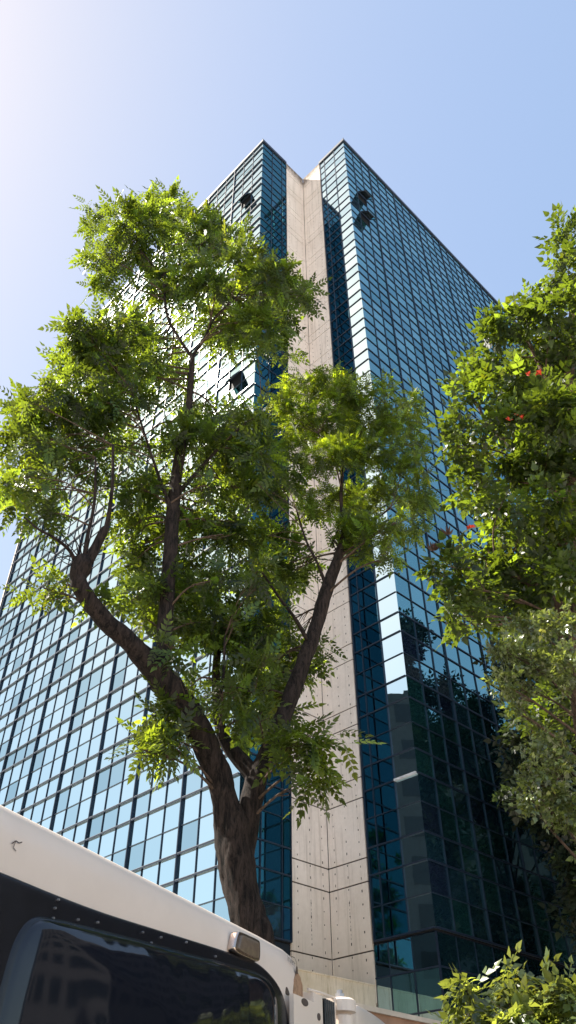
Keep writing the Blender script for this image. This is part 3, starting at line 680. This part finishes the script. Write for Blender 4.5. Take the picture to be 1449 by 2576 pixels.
# ------------------------------------------------------------------ neighbouring block and an added dark block outside the picture, mirrored in the glass
def block(name, x0, y0, x1, y1, h, mat, glassm, label):
    t = empty(name, ((x0+x1)/2, (y0+y1)/2, 0), label, 'building')
    m1 = MB(); P = [(x0, y0), (x1, y0), (x1, y1), (x0, y1)]
    m1.box8([(*q, 0) for q in P]+[(*q, h) for q in P]); 
    m1.box8([(x0+3, y0+3, h), (x1-5, y0+3, h), (x1-5, y1-5, h), (x0+3, y1-5, h), (x0+3, y0+3, h+3), (x1-5, y0+3, h+3), (x1-5, y1-5, h+3), (x0+3, y1-5, h+3)])
    m1.build('wall', mat, t)
    wm = MB(); e = .03
    for z in np.arange(3.5, h-2.5, 3.2):
        for X, dx in ((x0-e, -1), (x1+e, 1)):
            for y in np.arange(y0+1.5, y1-2.2, 2.9): wm.add([(X, y, z), (X, y+1.7, z), (X, y+1.7, z+1.7), (X, y, z+1.7)][::dx], [(0, 1, 2, 3)])
        for Y, dy in ((y0-e, 1), (y1+e, -1)):
            for x_ in np.arange(x0+1.5, x1-2.2, 2.9): wm.add([(x_, Y, z), (x_+1.7, Y, z), (x_+1.7, Y, z+1.7), (x_, Y, z+1.7)][::dy], [(0, 1, 2, 3)])
    tag(wm.build('windows', glassm, t), kind='stuff')
M_WG = simple('window_dark_glass', (.010, .014, .016), .25, 0, .25)
block('apartment_block', -46, 4, -29, 28, 35, simple('grey_render', (.022, .030, .036), .9), M_WG, 'grey apartment block across the side street, seen only as a mirror image in the glass')
block('darkening_block', 44, 10, 62, 75, 32, simple('dark_stone', (.05, .05, .055), .8), M_WG, 'unseen dark block added across the street to darken the mirror image behind the trees')  # unseen block added so the right face mirrors darkness behind the trees

# ------------------------------------------------------------------ the white van
VU = np.array([.41304378, .91071117]); VN = np.array([VU[1], -VU[0]]); VO = np.array([-1.016, 2.72])
fV = Frame(VO, VU, VN)
def van_paint():
    m, nt, out = newmat('cream_van_paint')
    n1 = noise(nt, 2.2, 5, .6, mapped(nt, (1, 1, 1))); c = ramp(nt, n1, [(.3, (.77, .655, .555)), (.7, (.85, .73, .625))])
    n2 = noise(nt, 14, 6, .75, mapped(nt, (1, 1, .35))); c = mixc(nt, ramp(nt, n2, [(.66, (0, 0, 0)), (.80, (.5, .5, .5))]), c, (.42, .30, .19))
    pbsdf(nt, out, c, .42, 0, .4, bump(nt, noise(nt, 1.1, 2, .5, mapped(nt, (1, 1, 1))), .12, .03), .15); return m
M_VAN = van_paint()
M_RUB = simple('black_rubber', (.008, .009, .013), .24, 0, .5, .3, 12)
def tinted():
    m, nt, out = newmat('tinted_window')
    w_ = bump(nt, noise(nt, 1.6, 3, .5, mapped(nt, (.6, .6, .5)), .5), .25, .12)
    pbsdf(nt, out, (.008, .010, .016), .06, 0, .6, w_); return m
M_TINT = tinted()
M_CHROME = simple('worn_chrome', (.62, .50, .42), .25, 1., .5, .2, 25)
M_LENS = simple('brown_lens', (.16, .12, .085), .25, 0, .6, .2, 30)
M_RUST = simple('rust', (.36, .22, .13), .9, var=.45, scale=30)
M_SCREW = simple('screw_steel', (.4, .4, .42), .35, .8)
van = empty('white_van', (VO[0]+VU[0]*.6-VN[0]*.9, VO[1]+VU[1]*.6-VN[1]*.9, 0), 'old cream-white van with a dark tinted side window, close at the lower left', 'van')
# body: section swept along the van; the side wall rolls over into the roof, the far corner is rounded
def body_sec(s, top, side):
    top += .032
    sec = [(-.0, -1.05), (.0, -.2), (.0, .3), (.0, .62), (.0, top-.20), (-.004, top-.13), (-.018, top-.075), (-.045, top-.033), (-.09, top-.008), (-.16, top+.004), (-.4, top+.03), (-.95, top+.05), (-1.5, top+.03), (-1.75, top), (-1.85, top-.1), (-1.87, .3), (-1.87, -1.05)]
    return [fV.p(s, h, d-side) for d, h in sec]
stn = [(-2.4, 1.045, 0), (-1.5, 1.055, 0), (-.8, 1.06, 0), (0, 1.06, 0), (.5, 1.062, 0), (1.1, 1.062, 0), (1.7, 1.062, 0), (2.2, 1.062, 0), (2.44, 1.058, 0), (2.56, 1.045, .004), (2.63, 1.02, .014), (2.68, .975, .035), (2.705, .92, .075), (2.715, .84, .13)]
mb = MB(); secs = [body_sec(*q_) for q_ in stn]; ns = len(secs[0])
mb.add([p for sc_ in secs for p in sc_], [(i*ns+k, (i+1)*ns+k, (i+1)*ns+k+1, i*ns+k+1) for i in range(len(secs)-1) for k in range(ns-1)]+[tuple(range(ns)), tuple((len(secs)-1)*ns+k for k in range(ns))[::-1]])
bo = mb.build('body', M_VAN, van, smooth=True)
def slab(name, outline, d0, d1, mat, parent=van, bev=0., dome=0., inner=None, smooth=True):
    """thick plate on the van side from an outline in (along, height above eye), edges eased, middle slightly domed"""
    m1 = MB(); n_ = len(outline); cx_ = sum(p[0] for p in outline)/n_; cy_ = sum(p[1] for p in outline)/n_
    rings = [(1, d0), (1, d1-bev)]+([(1-.012, d1-bev*.3), (1-.03, d1)] if bev else [(1, d1)])
    for f_ in (.9, .75, .5, .25): rings.append((f_, d1+dome*(1-f_*f_)))
    V = []
    for f_, d in rings:
        V += [fV.p(cx_+(a-cx_)*f_, cy_+(h-cy_)*f_, d) for a, h in outline]
    V.append(fV.p(cx_, cy_, d1+dome)); R_ = len(rings)
    Fs = [(r*n_+i, r*n_+(i+1) % n_, (r+1)*n_+(i+1) % n_, (r+1)*n_+i) for r in range(R_-1) for i in range(n_)]
    Fs += [((R_-1)*n_+i, (R_-1)*n_+(i+1) % n_, R_*n_) for i in range(n_)]
    m1.add(V, Fs); return m1.build(name, mat, parent, smooth=smooth)
def rounded(pts, k=5):
    P = [np.array(p) for p in pts]; n_ = len(P); o = []
    for i in range(n_):
        p0, p1, p2, p3 = P[i-1], P[i], P[(i+1) % n_], P[(i+2) % n_]
        for j in range(k):
            t = j/k; o.append(tuple(.5*((2*p1)+(-p0+p2)*t+(2*p0-5*p1+4*p2-p3)*t*t+(-p0+3*p1-3*p2+p3)*t**3)))
    return o
sur = rounded([(-1.3, .55), (-1.3, .80), (-.9, .82), (-.3, .825), (.08, .83), (.37, .832), (.67, .84), (1.06, .862), (1.4, .882), (1.73, .90), (1.98, .908), (2.15, .885), (2.28, .84), (2.36, .77), (2.40, .68), (2.42, .5), (2.42, .2), (2.40, 0.), (2.3, -.06), (1.5, -.08), (.5, -.08), (-.6, -.08), (-1.25, -.06), (-1.3, .1)], 4)
slab('window_surround', sur, .0005, .022, M_RUB, bev=.008)
inn = rounded([(.16, .10), (.17, .35), (.185, .55), (.21, .66), (.27, .725), (.39, .748), (.6, .765), (.95, .79), (1.3, .812), (1.6, .832), (1.94, .852), (2.10, .842), (2.18, .805), (2.215, .74), (2.22, .6), (2.21, .3), (2.19, .06), (2.1, .0), (1.2, -.02), (.3, .0)], 5)
slab('gasket', [( (a-1.2)*1.012+1.2, (h-.4)*1.02+.4) for a, h in inn], .02, .034, M_RUB, bev=.012)
slab('side_window', inn, .030, .046, M_TINT, bev=.026, dome=.05)
# second pane, further back along the van
inn2 = rounded([(-1.2, .05), (-1.2, .68), (-1.1, .74), (-.4, .745), (.0, .74), (.06, .69), (.05, .3), (.03, .05), (-.5, 0)], 5)
slab('side_window', inn2, .020, .040, M_TINT, bev=.02, dome=.03)
# screws along the surround
for a, h in ((.37, .815), (.36, .785), (.36, .752), (.50, .778), (.62, .795), (1.07, .835), (1.0, .80), (1.28, .858), (1.55, .852), (.93, .825)):
    m1 = MB(); q_ = np.array(fV.p(a, h, .018)); r_ = np.array(fV.p(a, h, .030)); m1.tube([q_, r_], [.0055, .004], 8); m1.build('screw', M_SCREW, van)
# lamp
lo = rounded([(1.715, .905), (1.715, .945), (1.735, .985), (1.76, 1.0), (1.87, 1.003), (1.97, 1.003), (1.99, .985), (1.99, .925), (1.965, .905), (1.85, .90)], 4)
lm_ = slab('side_lamp', lo, .0, .040, M_CHROME, bev=.012)
li = [((a-1.853)*.80+1.855, (h-.952)*.76+.950) for a, h in lo]
ln_ = slab('lens', li, .036, .050, M_LENS, lm_, bev=.006, dome=.006); ln_.location = (0, 0, 0)
# scratches, holes, faded lettering marks and rust
mk = MB(); g = random.Random(9)
M_MARK = simple('dark_mark', (.10, .075, .06), .8)
def stroke(pts, w_=.004, d=.0025, mbx=mk):
    for (a0, h0), (a1, h1) in zip(pts[:-1], pts[1:]):
        dx, dy = a1-a0, h1-h0; L_ = math.hypot(dx, dy); nx, ny = -dy/L_*w_/2, dx/L_*w_/2
        mbx.add([fV.p(a0+nx, h0+ny, d), fV.p(a0-nx, h0-ny, d), fV.p(a1-nx, h1-ny, d), fV.p(a1+nx, h1+ny, d)], [(0, 1, 2, 3)])
stroke([(.10, .935), (.118, .95), (.135, .947), (.15, .955)], .004); stroke([(.118, .95), (.112, .925), (.13, .918)], .003)
mk.build('scratch', M_MARK, van)
mk = MB()   # faded scribbled characters near the far corner
lx = 2.41; zc = 1.005
for ch, w_ in (('l', .010), ('n', .022), ('v', .022), ('e', .02), ('r', .016), ('s', .018)):
    if ch == 'l': stroke([(lx, zc-.012), (lx, zc+.016)], .004, .003, mk)
    elif ch == 'n': stroke([(lx, zc-.012), (lx, zc+.008), (lx+.012, zc+.006), (lx+.014, zc-.012)], .004, .003, mk)
    elif ch == 'v': stroke([(lx, zc+.008), (lx+.008, zc-.012), (lx+.016, zc+.008)], .004, .003, mk)
    elif ch == 'e': stroke([(lx+.014, zc-.01), (lx, zc-.008), (lx, zc+.006), (lx+.013, zc+.006), (lx+.011, zc-.001), (lx, zc-.001)], .0035, .003, mk)
    else: stroke([(lx, zc-.012), (lx, zc+.008), (lx+.011, zc+.007)], .004, .003, mk)
    lx += w_; zc -= .003
stroke([(2.45, 1.022), (2.50, 1.024), (2.525, 1.005), (2.53, .985)], .004, .004, mk)
mk.build('faded_lettering', M_MARK, van)
rp = rounded([(2.50, .838), (2.49, .875), (2.505, .915), (2.525, .945), (2.545, .955), (2.57, .945), (2.60, .915), (2.61, .88), (2.60, .845)], 3)
slab('rust_patch', [(a+random.uniform(-.003, .003), h+random.uniform(-.003, .003)) for a, h in rp], -.006, .0035, M_RUST, smooth=False)
slab('drain_hole', rounded([(2.52, .955), (2.53, .985), (2.54, .98), (2.545, .95)], 3), .0, .0045, M_MARK)
slab('drain_hole', rounded([(2.385, .83), (2.39, .862), (2.41, .855), (2.43, .83)], 3), .0, .0045, M_MARK)
# hinge post, ribbed gasket, roller hinge and the front wing beyond
hp_ = MB(); hp_.obox(fV, 2.37, 2.65, .2, .825, .03, .055); hp_.obox(fV, 2.65, 2.78, .2, .875, -.02, .05); hp_.obox(fV, 2.785, 2.795, .2, .86, -.02, .045)
po = hp_.build('hinge_post', M_VAN, van)
slab('post_hole', [(2.515+.045*math.cos(t), .805+.018*math.sin(t)) for t in np.linspace(0, 2*math.pi, 20)[:-1]], .05, .058, M_MARK)
slab('post_hole', [(2.72+.022*math.cos(t), -.0+.765+.018*math.sin(t)) for t in np.linspace(0, 2*math.pi, 20)[:-1]], .045, .0535, M_MARK)
rg_ = MB()
rg_.obox(fV, 2.80, 2.96, .2, .86, -.05, .04)
for k in range(5): rg_.tube([fV.p(2.822+.031*k, .2, .045), fV.p(2.822+.031*k, .868, .045)], [.013, .013], 8)
rg_.build('ribbed_gasket', M_RUB, van)
hg = MB(); hg.obox(fV, 2.965, 2.985, .2, .895, -.03, .05)
hg.tube([fV.p(3.08, .2, .05), fV.p(3.08, .815, .05), fV.p(3.08, .822, .05)], [.070, .070, .055], 18)
hg.tube([fV.p(3.08, .834, .05), fV.p(3.08, .892, .05), fV.p(3.08, .905, .05)], [.088, .088, .068], 18)
hg.obox(fV, 3.20, 3.30, .2, .905, -.04, .06)
ho = hg.build('door_hinge', M_VAN, van)
m1 = MB(); m1.tube([fV.p(3.06, .905, .05), fV.p(3.06, .928, .05)], [.03, .03], 6); m1.tube([fV.p(3.06, .928, .05), fV.p(3.06, .948, .05)], [.018, .018], 8)
bo_ = m1.build('bolt', M_SCREW, ho); bo_.location = (0, 0, 0)
fw_ = slab('front_wing', rounded([(3.36, .2), (3.37, .80), (3.38, .915), (3.5, .925), (3.75, .915), (4.0, .885), (4.2, .83), (4.4, .74), (4.55, .60), (4.6, .3), (4.5, .1), (3.8, .05)], 4), -.5, .03, M_VAN, bev=.03, dome=.02)
rl = MB(); rl.add([], []); 
rp_ = [fV.p(2.62, .885, .03), fV.p(2.8, .888, .05), fV.p(3.1, .905, .03), fV.p(3.4, .925, .0), fV.p(3.8, .935, -.05)]
rl.tube(rp_, [.008]*5, 8); rl.build('drip_rail', M_VAN, van)
# wheels and lower body so the van stands on the road
for s_ in (-1.5, 3.2):
    c_ = np.array(fV.p(s_, -EYE+.34, -.02)); wm_ = MB()
    q1 = c_; q2 = c_+np.array([*(VN*-.2), 0]); wm_.tube([q1, q1+(q2-q1)*.1, q1+(q2-q1)*.9, q2], [.30, .34, .34, .30], 24); wo = wm_.build('wheel', M_RUB, van)
    hm_ = MB(); hm_.tube([c_+np.array([*(VN*.005), 0]), c_], [.17, .19], 18); h2 = hm_.build('rim', M_CHROME, wo); h2.location = (0, 0, 0)
